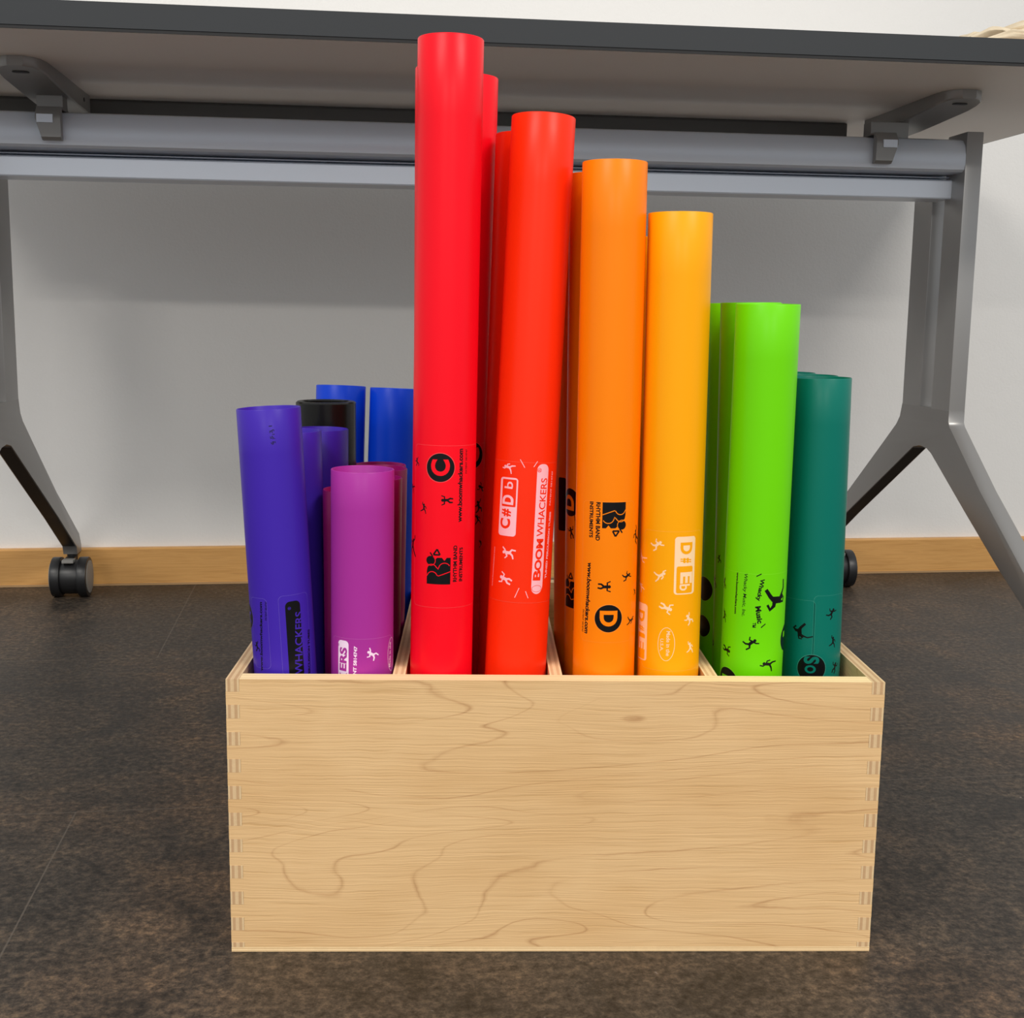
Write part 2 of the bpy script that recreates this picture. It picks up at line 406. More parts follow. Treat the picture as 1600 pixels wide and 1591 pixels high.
# front and back panels
def front_outline():
    L = [(0.0, Z0)]
    pts = []
    zs = sorted(FZ)
    pts.append((TS, Z0))
    for a, b_ in zs:                       # left side going up
        if a > Z0: pts += [(0.0, a), (TS, a)]
        if b_ < H_: pts += [(TS, b_), (0.0, b_)]
    pts.append((TS, H_))
    left = pts
    right = [(W_-x_, z_) for x_, z_ in left][::-1]
    return left + right
def clean(P):
    R_ = []
    for p in P:
        if not R_ or (Vector(p)-Vector(R_[-1])).length > 1e-6: R_.append(p)
    return R_
def facemats(bm, axis):
    bm.normal_update()
    for f_ in bm.faces:
        f_.material_index = 0 if abs(f_.normal[axis]) > 0.9 else 1
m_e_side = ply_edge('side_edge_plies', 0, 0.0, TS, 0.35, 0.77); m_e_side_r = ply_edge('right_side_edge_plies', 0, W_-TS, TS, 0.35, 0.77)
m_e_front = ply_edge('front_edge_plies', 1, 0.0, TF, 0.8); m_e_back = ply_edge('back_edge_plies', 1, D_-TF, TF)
for nm, y0, me_ in (('front_panel', 0.0, m_e_front), ('back_panel', D_-TF, m_e_back)):
    bm = bmesh.new(); prism(bm, clean(front_outline()), 1, y0, y0+TF); facemats(bm, 1)
    obj(nm, bm, [m_ply, me_], crate)
def side_outline():
    zs = sorted(FZ); P = []
    y0, y1 = TF, D_-TF
    front = []
    for a, b_ in zs: front += [(y0, a), (0.0, a), (0.0, b_), (y0, b_)]
    back = [(D_-y_, z_) for y_, z_ in front][::-1]
    return clean(front + back)
for x0, me_ in ((0.0, m_e_side), (W_-TS, m_e_side_r)):
    bm = bmesh.new(); prism(bm, side_outline(), 0, x0+0.00012, x0+TS-0.00012); facemats(bm, 0)
    for v_ in bm.verts:
        if v_.co.y < 1e-6: v_.co.y = -0.0001
    obj('side_panel', bm, [m_ply, me_], crate)
for k, x0 in enumerate((0.1032, 0.2034, 0.3032)):
    bm = bmesh.new(); box(bm, x0, x0+0.008, TF, D_-TF, 0.0125, H_-0.0006); facemats(bm, 0)
    obj('divider', bm, [m_ply, ply_edge('divider_edge_plies', 0, x0, 0.008)], crate)
bm = bmesh.new(); box(bm, 0, W_, 0, D_, 0.0003, Z0-0.0001)
box(bm, TS, W_-TS, TF, D_-TF, Z0-0.0001, 0.0106)
obj('base_panel', bm, [ply_edge('base_plies', 2, 0.0, 0.0035)], crate)
TUBES = {
 'P1': ((-0.1386,0.7891,0.0130),(-0.1547,0.7887,0.3493)),
 'M1': ((-0.0975,0.7883,0.0130),(-0.0954,0.7883,0.3111)),
 'R1': ((-0.0469,0.7893,0.0130),(-0.0407,0.7908,0.5735)),
 'R2': ((-0.0477,0.8337,0.0130),(-0.0455,0.8337,0.5643)),
 'R3': ((-0.0414,0.8759,0.0130),(-0.0331,0.8761,0.5665)),
 'C1': ((-0.0025,0.7934,0.0130),(0.0167,0.8115,0.5317)),
 'C2': ((-0.0067,0.8456,0.0130),(0.0061,0.8572,0.5269)),
 'D1': ((0.0615,0.7927,0.0130),(0.0607,0.7927,0.5028)),
 'D2': ((0.0592,0.8459,0.0130),(0.0548,0.8385,0.5007)),
 'Y1': ((0.1046,0.7959,0.0130),(0.1025,0.7958,0.4728)),
 'G1': ((0.1600,0.8055,0.0130),(0.1594,0.7954,0.4181)),
 'G2': ((0.1641,0.8456,0.0130),(0.1579,0.8454,0.4193)),
 'G3': ((0.1603,0.8915,0.0130),(0.1559,0.8914,0.4192)),
 'D3': ((0.0545,0.8865,0.0130),(0.0467,0.8863,0.4937)),
 'Y2': ((0.0995,0.8858,0.0130),(0.1016,0.8859,0.4632)),
 'T1': ((0.2060,0.8247,0.0130),(0.2017,0.8246,0.3711)),
 'T2': ((0.2022,0.8677,0.0130),(0.2038,0.8677,0.3707)),
 'T3': ((0.1991,0.9106,0.0130),(0.1984,0.9106,0.3704)),
 'P2': ((-0.1449,0.8430,0.0130),(-0.1500,0.8428,0.3298)),
 'P3': ((-0.1401,0.8871,0.0130),(-0.1376,0.8872,0.3272)),
 'P4': ((-0.1398,0.9286,0.0130),(-0.1393,0.9286,0.3425)),
 'B1': ((-0.1469,0.9909,0.0130),(-0.1407,1.0211,0.3500)),
 'B2': ((-0.1073,1.0050,0.0130),(-0.0970,1.0224,0.3484)),
 'M2': ((-0.1062,0.8275,0.0130),(-0.1066,0.8275,0.2927)),
 'M3': ((-0.1039,0.9506,0.0130),(-0.1020,0.9507,0.2943)),
 'M4': ((-0.1031,0.9081,0.0130),(-0.0973,0.9083,0.2971)),
 'M5': ((-0.1009,0.8672,0.0130),(-0.0974,0.8673,0.2954)),
}
PRINT = {
 'R1': [
  ('disc', -1.3, 301.74, 8.95, 'K'),
  ('text', 'C', -1.3, 301.74, 10.34, 11.93, 90, 1, 0, 'T'),
  ('text', 'www.boomwhackers.com', 11.73, 290.37, 46.42, 3.4, 90, 1, 0, 'K'),
  ('text', 'PATENT 5814747', 16.18, 305.43, 15.22, 1.28, 90, 0, 0, 'K'),
  ('logo', -1.56, 238.91, 22.54, 15.3, 90),
  ('text', 'RHYTHM BAND', 9.09, 240.82, 23.4, 2.62, 90, 1, 0, 'K'),
  ('text', 'INSTRUMENTS', 13.27, 240.06, 21.85, 2.63, 90, 1, 0, 'K'),
  ('fig', 0, -18.93, 304.04, 5.22, 20, 'K'),
  ('fig', 1, -12.31, 275.6, 6.02, -20, 'K'),
  ('fig', 2, 3.0, 281.32, 7.59, 90, 'K'),
  ('fig', 1, -26.02, 286.89, 6.5, 60, 'K'),
  ('fig', 3, -23.58, 250.17, 12.24, 0, 'K'),
  ('film', -20.87, 212.44, 32.27, 315.54),
 ],
 'R3': [
  ('disc', 8.85, 299.85, 9.29, 'K'),
  ('text', 'C', 8.85, 299.85, 11.06, 12.38, 90, 1, 0, 'T'),
  ('fig', 2, 17.85, 276.96, 7.15, 60, 'K'),
  ('fig', 0, 15.73, 263.59, 8.94, 20, 'K'),
  ('fig', 1, 14.82, 254.61, 7.16, 0, 'K'),
  ('fig', 1, 18.65, 236.86, 5.4, 0, 'K'),
  ('film', -0.81, 198.44, 26.71, 308.22),
 ],
 'C1': [
  ('fig', 1, -11.59, 299.67, 7.72, 60, 'W'),
  ('rrect', -11.09, 274.73, 13.05, 37.51, 2.04, 'W'),
  ('rrect', -10.66, 283.6, 10.18, 17.5, 0.61, 'T'),
  ('text', 'D', -11.12, 279.25, 6.11, 8.15, 88, 1, 0, 'W'),
  ('text', 'b', -10.95, 288.69, 4.48, 6.1, 88, 0, 0, 'W'),
  ('text', 'C', -12.42, 263.87, 6.54, 7.77, 88, 1, 0, 'T'),
  ('text', '#', -11.84, 270.94, 4.9, 6.94, 88, 1, 0, 'T'),
  ('fig', 0, -8.52, 245.29, 9.0, 90, 'W'),
  ('fig', 2, -10.32, 228.04, 9.03, 70, 'W'),
  ('rrect', 11.59, 261.76, 8.58, 82.57, 3.68, 'W'),
  ('disc', 11.31, 223.14, 3.9, 'W'),
  ('ellipse', 11.34, 222.72, 3.7, 2.26, 0.29, 'T'),
  ('text', 'B', 11.04, 231.5, 6.98, 5.75, 88, 1, 0, 'T'),
  ('text', 'OOM', 11.68, 244.78, 20.49, 5.33, 88, 1, 0, 'T'),
  ('text', 'WHACKERS', 12.22, 275.34, 37.54, 4.9, 88, 0, 0, 'T'),
  ('text', '®', 8.84, 299.13, 2.84, 2.84, 88, 0, 0, 'T'),
  ('text', 'TUNED PERCUSSION TUBES', 19.55, 250.45, 43.29, 1.9, 88, 1, 0, 'W'),
  ('text', 'PATENT 5814747', 19.7, 287.38, 22.14, 1.48, 88, 0, 0, 'W'),
  ('line', [(-3.99, 305.55), (-0.87, 300.46)], 0.42, 'W'),
  ('line', [(7.19, 304.81), (4.83, 301.1)], 0.42, 'W'),
  ('line', [(-0.6, 223.14), (-3.16, 216.72)], 0.42, 'W'),
  ('line', [(3.62, 221.21), (5.55, 216.64)], 0.42, 'W'),
  ('text', 'www.boomwhackers.com', -21.6, 234.65, 25.67, 1.08, 88, 0, 0, 'W'),
  ('film', -31.47, 213.45, 30.87, 303.88),
 ],
 'D1': [
  ('logo', 3.29, 270.13, 21.69, 15.26, -90),
  ('text', 'RHYTHM BAND', -7.01, 268.64, 24.53, 2.82, -90, 1, 0, 'K'),
  ('text', 'INSTRUMENTS', -11.62, 269.47, 22.98, 2.62, -90, 1, 0, 'K'),
  ('text', 'www.boomwhackers.com', -12.74, 218.55, 46.46, 3.26, -92, 1, 0.15, 'K'),
  ('text', 'PATENT 5814747', -16.51, 203.25, 14.76, 1.31, -92, 0, 0, 'K'),
  ('disc', 1.12, 206.28, 8.94, 'K'),
  ('text', 'D', 1.12, 206.28, 10.16, 11.38, -90, 1, 0, 'T'),
  ('fig', 0, 13.09, 232.93, 6.91, -60, 'K'),
  ('fig', 2, -1.79, 227.01, 8.5, -90, 'K'),
  ('fig', 1, 17.97, 203.76, 6.98, -100, 'K'),
  ('fig', 3, 23.04, 258.05, 11.43, 30, 'K'),
  ('fig', 1, 22.88, 221.33, 4.11, 0, 'K'),
  ('film', -18.18, 190.53, 18.6, 281.4),
 ],
 'D2': [
  ('disc', -21.21, 272.21, 9.49, 'K'),
  ('text', 'D', -22.94, 271.95, 10.37, 11.67, 90, 1, 0, 'T'),
  ('fig', 2, -19.64, 251.83, 8.22, 20, 'K'),
  ('logo', -18.52, 211.67, 24.39, 16.55, 90),
  ('line', [(-16.94, 266.25), (-15.65, 259.87), (-15.6, 222.43), (-16.14, 184.31)], 0.67, 'K'),
  ('film', -32.57, 183.24, -8.85, 281.43),
 ],
 'D3': [
  ('rrect', -16.83, 264.51, 7.24, 38.03, 1.36, 'K'),
  ('film', -29.4, 199.67, -9.85, 284.98),
 ],
 'Y1': [
  ('rrect', 7.14, 240.4, 14.62, 37.36, 2.03, 'W'),
  ('rrect', 6.99, 231.28, 11.39, 17.49, 1.22, 'T'),
  ('text', 'D', 7.68, 251.52, 7.7, 8.51, -90, 1, 0, 'T'),
  ('text', '#', 7.48, 243.69, 3.25, 7.71, -90, 1, 0, 'T'),
  ('text', 'E', 8.1, 232.45, 7.32, 8.54, -90, 1, 0, 'W'),
  ('text', 'b', 7.15, 226.28, 4.07, 7.33, -90, 0, 0, 'W'),
  ('ellipse', -3.91, 189.11, 5.53, 11.06, 0.33, 'W'),
  ('text', 'Made in the', -2.7, 189.59, 16.38, 2.46, -90, 0, 0, 'W'),
  ('text', 'U.S.A.', -6.77, 188.46, 8.2, 2.05, -90, 0, 0, 'W'),
  ('rrect', -24.05, 194.63, 12.46, 37.39, 2.08, 'W'),
  ('rrect', -24.46, 185.11, 9.58, 17.07, 1.25, 'T'),
  ('text', 'D', -24.6, 204.74, 7.47, 8.3, -90, 1, 0, 'T'),
  ('text', 'E', -22.82, 186.81, 7.48, 7.9, -90, 1, 0, 'W'),
  ('text', '#', -24.17, 196.74, 3.32, 7.06, -90, 1, 0, 'T'),
  ('fig', 0, -12.07, 253.03, 8.12, -50, 'W'),
  ('fig', 1, -9.3, 233.86, 8.14, -80, 'W'),
  ('fig', 2, -4.56, 213.0, 8.56, -110, 'W'),
  ('fig', 0, 11.35, 204.96, 7.38, 40, 'W'),
  ('fig', 1, 12.65, 186.19, 7.0, -10, 'W'),
  ('fig', 3, -25.38, 243.46, 9.07, 60, 'W'),
  ('fig', 1, -25.71, 223.59, 6.62, 30, 'W'),
  ('film', -22.45, 171.36, 20.71, 262.35),
 ],
 'G1': [
  ('text', 'Whacky Music, Inc.', -10.44, 221.09, 28.32, 2.87, -91, 0, 0.15, 'K'),
  ('text', 'www.boomwhackers.com', -15.94, 221.46, 27.61, 1.73, -91, 1, 0, 'K'),
  ('text', 'Whacky', -0.63, 225.24, 14.71, 3.68, -98, 1, 0, 'K'),
  ('text', 'Music', -0.46, 208.78, 11.49, 3.69, -80, 1, 0, 'K'),
  ('line', [(-0.1, 235.73), (-3.25, 233.96)], 0.67, 'K'),
  ('line', [(4.03, 202.79), (1.18, 200.31)], 0.67, 'K'),
  ('text', '™', -3.19, 201.89, 3.29, 2.05, -90, 0, 0, 'K'),
  ('big', 11.89, 219.04, 23.84, 0, 'K'),
  ('disc', 27.15, 190.31, 9.23, 'K'),
  ('text', 'F', 27.17, 190.24, 9.23, 10.91, -90, 1, 0, 'T'),
  ('disc', -21.45, 161.11, 9.24, 'K'),
  ('text', 'F', -21.39, 160.26, 9.24, 10.92, -90, 1, 0, 'T'),
  ('fig', 0, -29.64, 224.77, 7.1, 20, 'K'),
  ('fig', 1, -27.51, 203.77, 7.12, -20, 'K'),
  ('fig', 2, -22.92, 182.06, 8.37, -100, 'K'),
  ('fig', 0, -5.25, 189.38, 9.07, -50, 'K'),
  ('fig', 1, 7.81, 175.13, 9.52, 60, 'K'),
  ('film', -35.21, 160.72, 27.22, 235.48),
 ],
 'G2': [
  ('fig', 0, -23.28, 233.34, 5.68, 20, 'K'),
  ('fig', 2, -29.92, 216.32, 8.84, 30, 'K'),
  ('big', -34.98, 172.21, 19.71, 20, 'K'),
  ('film', -34.98, 159.29, 6.04, 244.12),
 ],
 'G3': [
  ('disc', -23.33, 202.4, 8.8, 'K'),
  ('disc', -23.72, 174.72, 7.91, 'K'),
  ('film', -26.26, 147.88, -9.65, 220.72),
 ],
 'T1': [
  ('big', -11.32, 190.32, 15.32, -80, 'K'),
  ('disc', -3.26, 166.09, 9.37, 'K'),
  ('text', 'S', -3.47, 171.8, 5.11, 10.21, -90, 1, 0, 'T'),
  ('text', 'O', -4.07, 165.61, 5.54, 7.24, -90, 1, 0, 'T'),
  ('fig', 0, 9.21, 203.25, 7.63, -30, 'K'),
  ('fig', 1, 11.41, 183.76, 7.24, -20, 'K'),
  ('fig', 2, 14.52, 165.63, 7.71, -20, 'K'),
  ('film', -3.46, 155.58, 21.54, 215.79),
  ('film', -26.63, 158.65, -2.15, 212.36),
 ],
 'P1': [
  ('disc', -27.19, 203.73, 8.25, 'K'),
  ('text', 'A', -27.19, 203.73, 8.25, 9.9, 86, 1, 0, 'T'),
  ('text', 'www.boomwhackers.com', -11.4, 192.55, 45.62, 2.24, 86, 1, 0, 'K'),
  ('text', 'PATENT 5814747', -6.3, 209.63, 12.14, 1.42, 86, 0, 0, 'K'),
  ('rrect', 11.23, 189.73, 10.19, 50.52, 3.26, 'K'),
  ('text', 'WHACKERS', 13.74, 187.17, 40.83, 5.31, 86, 0, 0, 'T'),
  ('text', '®', 8.78, 210.57, 2.03, 2.03, 86, 0, 0, 'T'),
  ('text', 'TUNED PERCUSSION TUBES', 21.11, 172.76, 42.88, 2.06, 86, 1, 0, 'K'),
  ('fig', 0, -15.92, 185.18, 6.55, 20, 'K'),
  ('text', '6 5 3 1', 4.64, 321.03, 11.87, 1.98, 93, 0, 0, 'D'),
  ('text', '2 7 1 3', 5.95, 320.16, 8.71, 1.58, 93, 0, 0, 'D'),
  ('film', -20.0, 171.59, -5.22, 217.66),
  ('film', 2.08, 160.59, 23.35, 219.08),
 ],
 'M1': [
  ('rrect', -10.64, 177.98, 8.16, 24.47, 2.45, 'W'),
  ('text', 'ERS', -10.64, 177.98, 15.5, 5.71, 88, 1, 0, 'T'),
  ('text', 'K', -10.65, 167.01, 4.91, 5.72, 88, 1, 0, 'T'),
  ('text', '®', -14.85, 186.91, 2.04, 2.04, 88, 0, 0, 'T'),
  ('text', 'PATENT 5814747', -2.28, 173.84, 26.86, 2.24, 88, 1, 0, 'W'),
  ('fig', 0, 8.98, 181.53, 7.74, 60, 'W'),
  ('ellipse', 25.72, 178.75, 4.55, 11.17, 0.33, 'W'),
  ('text', 'Made in the', 23.8, 178.81, 16.51, 2.06, 88, 0, 0, 'W'),
  ('film', -20.65, 161.57, 25.95, 191.97),
 ],
}

# ------------------------------------------------------------ tubes
RT = 0.0201
def tube_plastic(name, col, rough=0.36):
    m, nt, b = new_mat(name); g = N(nt)
    n1 = g.noise(g.map((1, 1, 0.25)), 22, 2)
    hs = nt.nodes.new('ShaderNodeHueSaturation'); hs.inputs['Color'].default_value = col
    nt.links.new(g.math('MULTIPLY_ADD', n1, 0.10, 0.95), hs.inputs['Value'])
    nt.links.new(hs.outputs[0], b.inputs['Base Color'])
    nt.links.new(g.math('MULTIPLY_ADD', g.noise(g.map(), 60, 2), 0.10, rough-0.05), b.inputs['Roughness'])
    b.inputs['Subsurface Weight'].default_value = 0.0
    b.inputs['Specular IOR Level'].default_value = 0.20
    g.bump(g.noise(g.map((1, 1, 0.3)), 700, 2), 0.04, 0.0003, b)
    return m
PL = {k: (tube_plastic(k+'_plastic', c), plain(k+'_glint_and_outline', tuple(0.55*p+0.45*q for p, q in zip(c, e)), 0.3)) for k, c, e in (  # paler tint paints light caught on film edges; also outlines black discs
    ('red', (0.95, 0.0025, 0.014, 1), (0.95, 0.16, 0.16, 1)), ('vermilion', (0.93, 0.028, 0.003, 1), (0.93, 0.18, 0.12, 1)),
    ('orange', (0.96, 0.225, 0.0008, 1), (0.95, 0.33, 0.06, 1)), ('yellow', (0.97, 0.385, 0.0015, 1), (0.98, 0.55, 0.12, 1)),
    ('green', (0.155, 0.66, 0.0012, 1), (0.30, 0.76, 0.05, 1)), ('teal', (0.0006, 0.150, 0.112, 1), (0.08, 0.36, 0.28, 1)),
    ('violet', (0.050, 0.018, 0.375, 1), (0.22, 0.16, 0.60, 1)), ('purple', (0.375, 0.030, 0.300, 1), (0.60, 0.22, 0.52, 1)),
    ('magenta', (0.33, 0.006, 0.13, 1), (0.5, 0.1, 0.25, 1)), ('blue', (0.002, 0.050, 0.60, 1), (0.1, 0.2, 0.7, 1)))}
m_ink = plain('black_ink', (0.004, 0.004, 0.005, 1), 0.3, 0, 0.25)
m_white = {k: plain(k+'_tube_pale_ink', c, 0.35) for k, c in (('red', srgb(250, 190, 200)), ('vermilion', srgb(250, 186, 196)), ('yellow', srgb(255, 214, 170)), ('purple', srgb(240, 215, 240)))}
m_dim = plain('dark_violet_ink', (0.010, 0.004, 0.08, 1), 0.4)

def tube_mesh(L):
    bm = bmesh.new(); seg = 96; ri = RT-0.0011
    prof_ = [(ri, 0.0), (RT-0.0003, 0.0), (RT, 0.0004)]
    nz_ = 12
    for i in range(1, nz_): prof_.append((RT, L*i/nz_))
    prof_ += [(RT, L-0.0004), (RT-0.0003, L), (ri+0.0002, L), (ri, L-0.0003)]
    rings = [[bm.verts.new((r*math.cos(2*math.pi*i/seg), r*math.sin(2*math.pi*i/seg), z)) for i in range(seg)] for r, z in prof_]
    for a in range(len(rings)):
        A, B = rings[a], rings[(a+1) % len(rings)]
        for i in range(seg): bm.faces.new((A[i], A[(i+1) % seg], B[(i+1) % seg], B[i]))
    return bm

# flat lettering shapes, later wrapped on the tube
def text_shape(s, bold, shear):
    cu = bpy.data.curves.new('lettering', 'FONT'); cu.body = s; cu.size = 1.0; cu.resolution_u = 5
    cu.offset = 0.040 if bold else 0.014; cu.shear = shear; cu.fill_mode = 'FRONT'
    ob = bpy.data.objects.new('lettering', cu); COL.objects.link(ob)
    dg = bpy.context.evaluated_depsgraph_get(); me = bpy.data.meshes.new_from_object(ob.evaluated_get(dg))
    V = [Vector((v.co.x, v.co.y)) for v in me.vertices]; Fc = [list(p.vertices) for p in me.polygons]
    bpy.data.objects.remove(ob); bpy.data.curves.remove(cu); bpy.data.meshes.remove(me)
    return V, Fc
_cache = {}
def place_text(s, cs, ct, length, cap, rot, bold, shear):
    key = (s, bold, shear)
    if key not in _cache: _cache[key] = text_shape(*key)
    V, Fc = _cache[key]
    x0 = min(v.x for v in V); x1 = max(v.x for v in V); y0 = min(v.y for v in V); y1 = max(v.y for v in V)
    kx = length/(x1-x0); ky = cap/(y1-y0); a = math.radians(rot); ca, sa = math.cos(a), math.sin(a)
    out = []
    for v in V:
        X = (v.x-(x0+x1)/2)*kx; Y = (v.y-(y0+y1)/2)*ky
        out.append((cs + X*ca - Y*sa, ct + X*sa + Y*ca))
    return out, Fc
def poly(P): return P, [list(range(len(P)))]
def disc(cs, ct, r, n=40): return poly([(cs+r*math.cos(2*math.pi*i/n), ct+r*math.sin(2*math.pi*i/n)) for i in range(n)])
def annulus(cs, ct, rx, ry, lw, n=48):
    A = [(cs+rx*math.cos(2*math.pi*i/n), ct+ry*math.sin(2*math.pi*i/n)) for i in range(n)]
    B = [(cs+(rx-lw)*math.cos(2*math.pi*i/n), ct+(ry-lw)*math.sin(2*math.pi*i/n)) for i in range(n)]
    return A+B, [[i, (i+1) % n, n+(i+1) % n, n+i] for i in range(n)]
def rot_pts(P, cs, ct, rot):
    a = math.radians(rot); ca, sa = math.cos(a), math.sin(a)
    return [(cs + x*ca - y*sa, ct + x*sa + y*ca) for x, y in P]
def stroke(P, w0, w1):
    L_, R_ = [], []
    for i, p in enumerate(P):
        q0 = Vector(P[max(0, i-1)]); q1 = Vector(P[min(len(P)-1, i+1)]); d_ = (q1-q0); d_.normalize(); n_ = Vector((-d_.y, d_.x))
        ww = (w0 + (w1-w0)*i/(len(P)-1))/2
        L_.append(tuple(Vector(p)+n_*ww)); R_.append(tuple(Vector(p)-n_*ww))
    n = len(P)
    return L_+R_, [[i, i+1, n+i+1, n+i] for i in range(n-1)]
POSES = [
    dict(head=(.02, .36, .10), st=[([(0, .25), (.0, .0), (.02, -.08)], .16, .14), ([(0, .22), (.2, .3), (.34, .46)], .09, .06), ([(0, .22), (-.22, .12), (-.36, .28)], .09, .06), ([(.02, -.06), (.2, -.2), (.16, -.46)], .11, .07), ([(0, -.06), (-.16, -.24), (-.38, -.3)], .11, .07)]),
    dict(head=(-.08, .32, .10), st=[([(-.04, .22), (.04, .0), (.06, -.06)], .15, .13), ([(-.04, .2), (.16, .22), (.3, .06)], .08, .06), ([(-.04, .2), (-.24, .3), (-.3, .5)], .08, .06), ([(.06, -.04), (.26, -.16), (.42, -.4)], .11, .06), ([(.05, -.04), (-.08, -.26), (-.26, -.42)], .11, .06)]),
    dict(head=(.0, .30, .11), st=[([(0, .2), (.02, -.06)], .17, .14), ([(0, .18), (.26, .16), (.34, .4)], .09, .06), ([(0, .18), (-.26, .16), (-.36, .38)], .09, .06), ([(.02, -.04), (.14, -.26), (.1, -.48)], .11, .08), ([(.0, -.04), (-.16, -.24), (-.16, -.46)], .11, .08)]),
    dict(head=(.05, .26, .07), st=[([(.0, .18), (-.04, -.04)], .12, .1), ([(.0, .16), (.2, .32), (.22, .5)], .06, .04), ([(.0, .14), (-.18, .2), (-.3, .08)], .06, .04), ([(-.04, -.02), (.12, -.26), (.3, -.5)], .09, .05), ([(-.04, -.02), (-.2, -.2), (-.12, -.44)], .09, .05)])]
def figure(k, cs, ct, size, rot):
    p = POSES[k]; out = []; size *= 1.12
    for P, a, b_ in p['st']:
        V, Fc = stroke([(x*size, y*size) for x, y in P], a*size*1.3, b_*size*1.3)
        out.append((rot_pts(V, cs, ct, rot), Fc))
    size *= 1.0; hx, hy, hr = p['head']; V, Fc = disc(hx*size, hy*size, hr*size, 14); out.append((rot_pts(V, cs, ct, rot), Fc))
    return out
def big_figure(cs, ct, size, rot):
    """leaping dancer with a stick"""
    z = size
    S_ = [([(-.36, .26), (-.22, .06), (-.12, -.04)], .10, .13), ([(-.30, -.16), (-.22, -.30), (-.10, -.20), (-.08, -.04)], .07, .15),
          ([(-.14, -.04), (.08, -.05), (.18, -.07)], .20, .17), ([(.10, -.02), (.20, .14), (.26, .26), (.24, .50)], .08, .05), ([(.12, -.1), (.26, -.12), (.30, .02)], .08, .05)]
    out = []
    for P, a, b_ in S_:
        V, Fc = stroke([(x*z, y*z) for x, y in P], a*z, b_*z); out.append((rot_pts(V, cs, ct, rot), Fc))
    V, Fc = disc(.2*z, .03*z, .065*z, 16); out.append((rot_pts(V, cs, ct, rot), Fc))
    return out
def logo(cs, ct, L, Hh, rot):
    """heavy R, B and i with a drummer's head and a triangle; returns ink shapes and gap lines"""
    x0 = -L/2; y0 = -Hh/2
    ink, gap = [], []
    def arcp(cx, cy, r, a0, a1, n=12): return [(cx+r*math.cos(math.radians(a0+(a1-a0)*i/n)), cy+r*math.sin(math.radians(a0+(a1-a0)*i/n))) for i in range(n+1)]
    w = L*.80
    ink.append(poly([(x0, y0), (x0+w*.95, y0), (x0+w*.95, y0+Hh*.16), (x0+w*.84, y0+Hh*.26), (x0+w*.95, y0+Hh*.36), (x0+w*.95, y0+Hh*.55), (x0+w*.8, y0+Hh*.75), (x0+w*.62, y0+Hh*.97), (x0+w*.45, y0+Hh), (x0, y0+Hh)]))
    ink.append(disc(x0+w*.84, y0+Hh*.84, Hh*.19, 24))
    gap.append(stroke([(x0+w*.28, y0+Hh)] + arcp(x0+w*.26, y0+Hh*.76, Hh*.22, 70, -70, 8) + [(x0+w*.30, y0+Hh*.5), (x0+w*.46, y0)], Hh*.035, Hh*.035))
    gap.append(stroke(arcp(x0+w*.52, y0+Hh*.78, Hh*.22, 90, -60, 10) + [(x0+w*.54, y0+Hh*.5)] + arcp(x0+w*.56, y0+Hh*.25, Hh*.24, 80, -60, 8), Hh*.035, Hh*.035))
    gap.append(stroke(arcp(x0+w*.84, y0+Hh*.84, Hh*.21, 110, 290, 10), Hh*.03, Hh*.03))
    T = [(x0+L*.84, y0+Hh*.44), (x0+L*1.0, y0+Hh*.56), (x0+L*.84, y0+Hh*.72)]
    for i in range(3): ink.append(stroke([T[i], T[(i+1) % 3]], Hh*.07, Hh*.07))
    ink.append(stroke([(x0+L*.78, y0+Hh*.74), (x0+L*.9, y0+Hh*.86)], Hh*.06, Hh*.06))
    return [(rot_pts(V, cs, ct, rot), Fc) for V, Fc in ink], [(rot_pts(V, cs, ct, rot), Fc) for V, Fc in gap]

def wrap(shapes, name, mats, parent, t_min=3.0, t_max=1e9):
    """shapes: (verts, faces, layer, material index) in millimetres on the unrolled tube"""
    big = bmesh.new()
    for V, Fc, layer, mi in shapes:
        bm = bmesh.new(); vs = [bm.verts.new((x, y, 0)) for x, y in V]
        for f_ in Fc:
            try: q = bm.faces.new([vs[i] for i in f_])
            except ValueError: continue
        xs = [x for x, y in V]
        c_ = math.ceil(min(xs)/0.8)*0.8
        while c_ < max(xs):
            bmesh.ops.bisect_plane(bm, geom=bm.verts[:]+bm.edges[:]+bm.faces[:], dist=1e-5, plane_co=(c_, 0, 0), plane_no=(1, 0, 0)); c_ += 0.8
        bmesh.ops.triangulate(bm, faces=bm.faces)
        R_ = RT + 0.00005 + 0.00007*layer
        mp = {}
        for v_ in bm.verts:
            a = v_.co.x/1000/RT; mp[v_] = big.verts.new((R_*math.sin(a), -R_*math.cos(a), v_.co.y/1000))
        for f_ in bm.faces:
            q = big.faces.new([mp[v_] for v_ in f_.verts]); q.material_index = mi; q.smooth = True
        bm.free()
    for f_ in big.faces:                       # every face looks outwards
        f_.normal_update(); c_ = f_.calc_center_median()
        if f_.normal.x*c_.x + f_.normal.y*c_.y < 0: f_.normal_flip()
    me = bpy.data.meshes.new(name); big.to_mesh(me); big.free()
    for m in mats: me.materials.append(m)
    o = bpy.data.objects.new(name, me); COL.objects.link(o); o.parent = parent
    return o

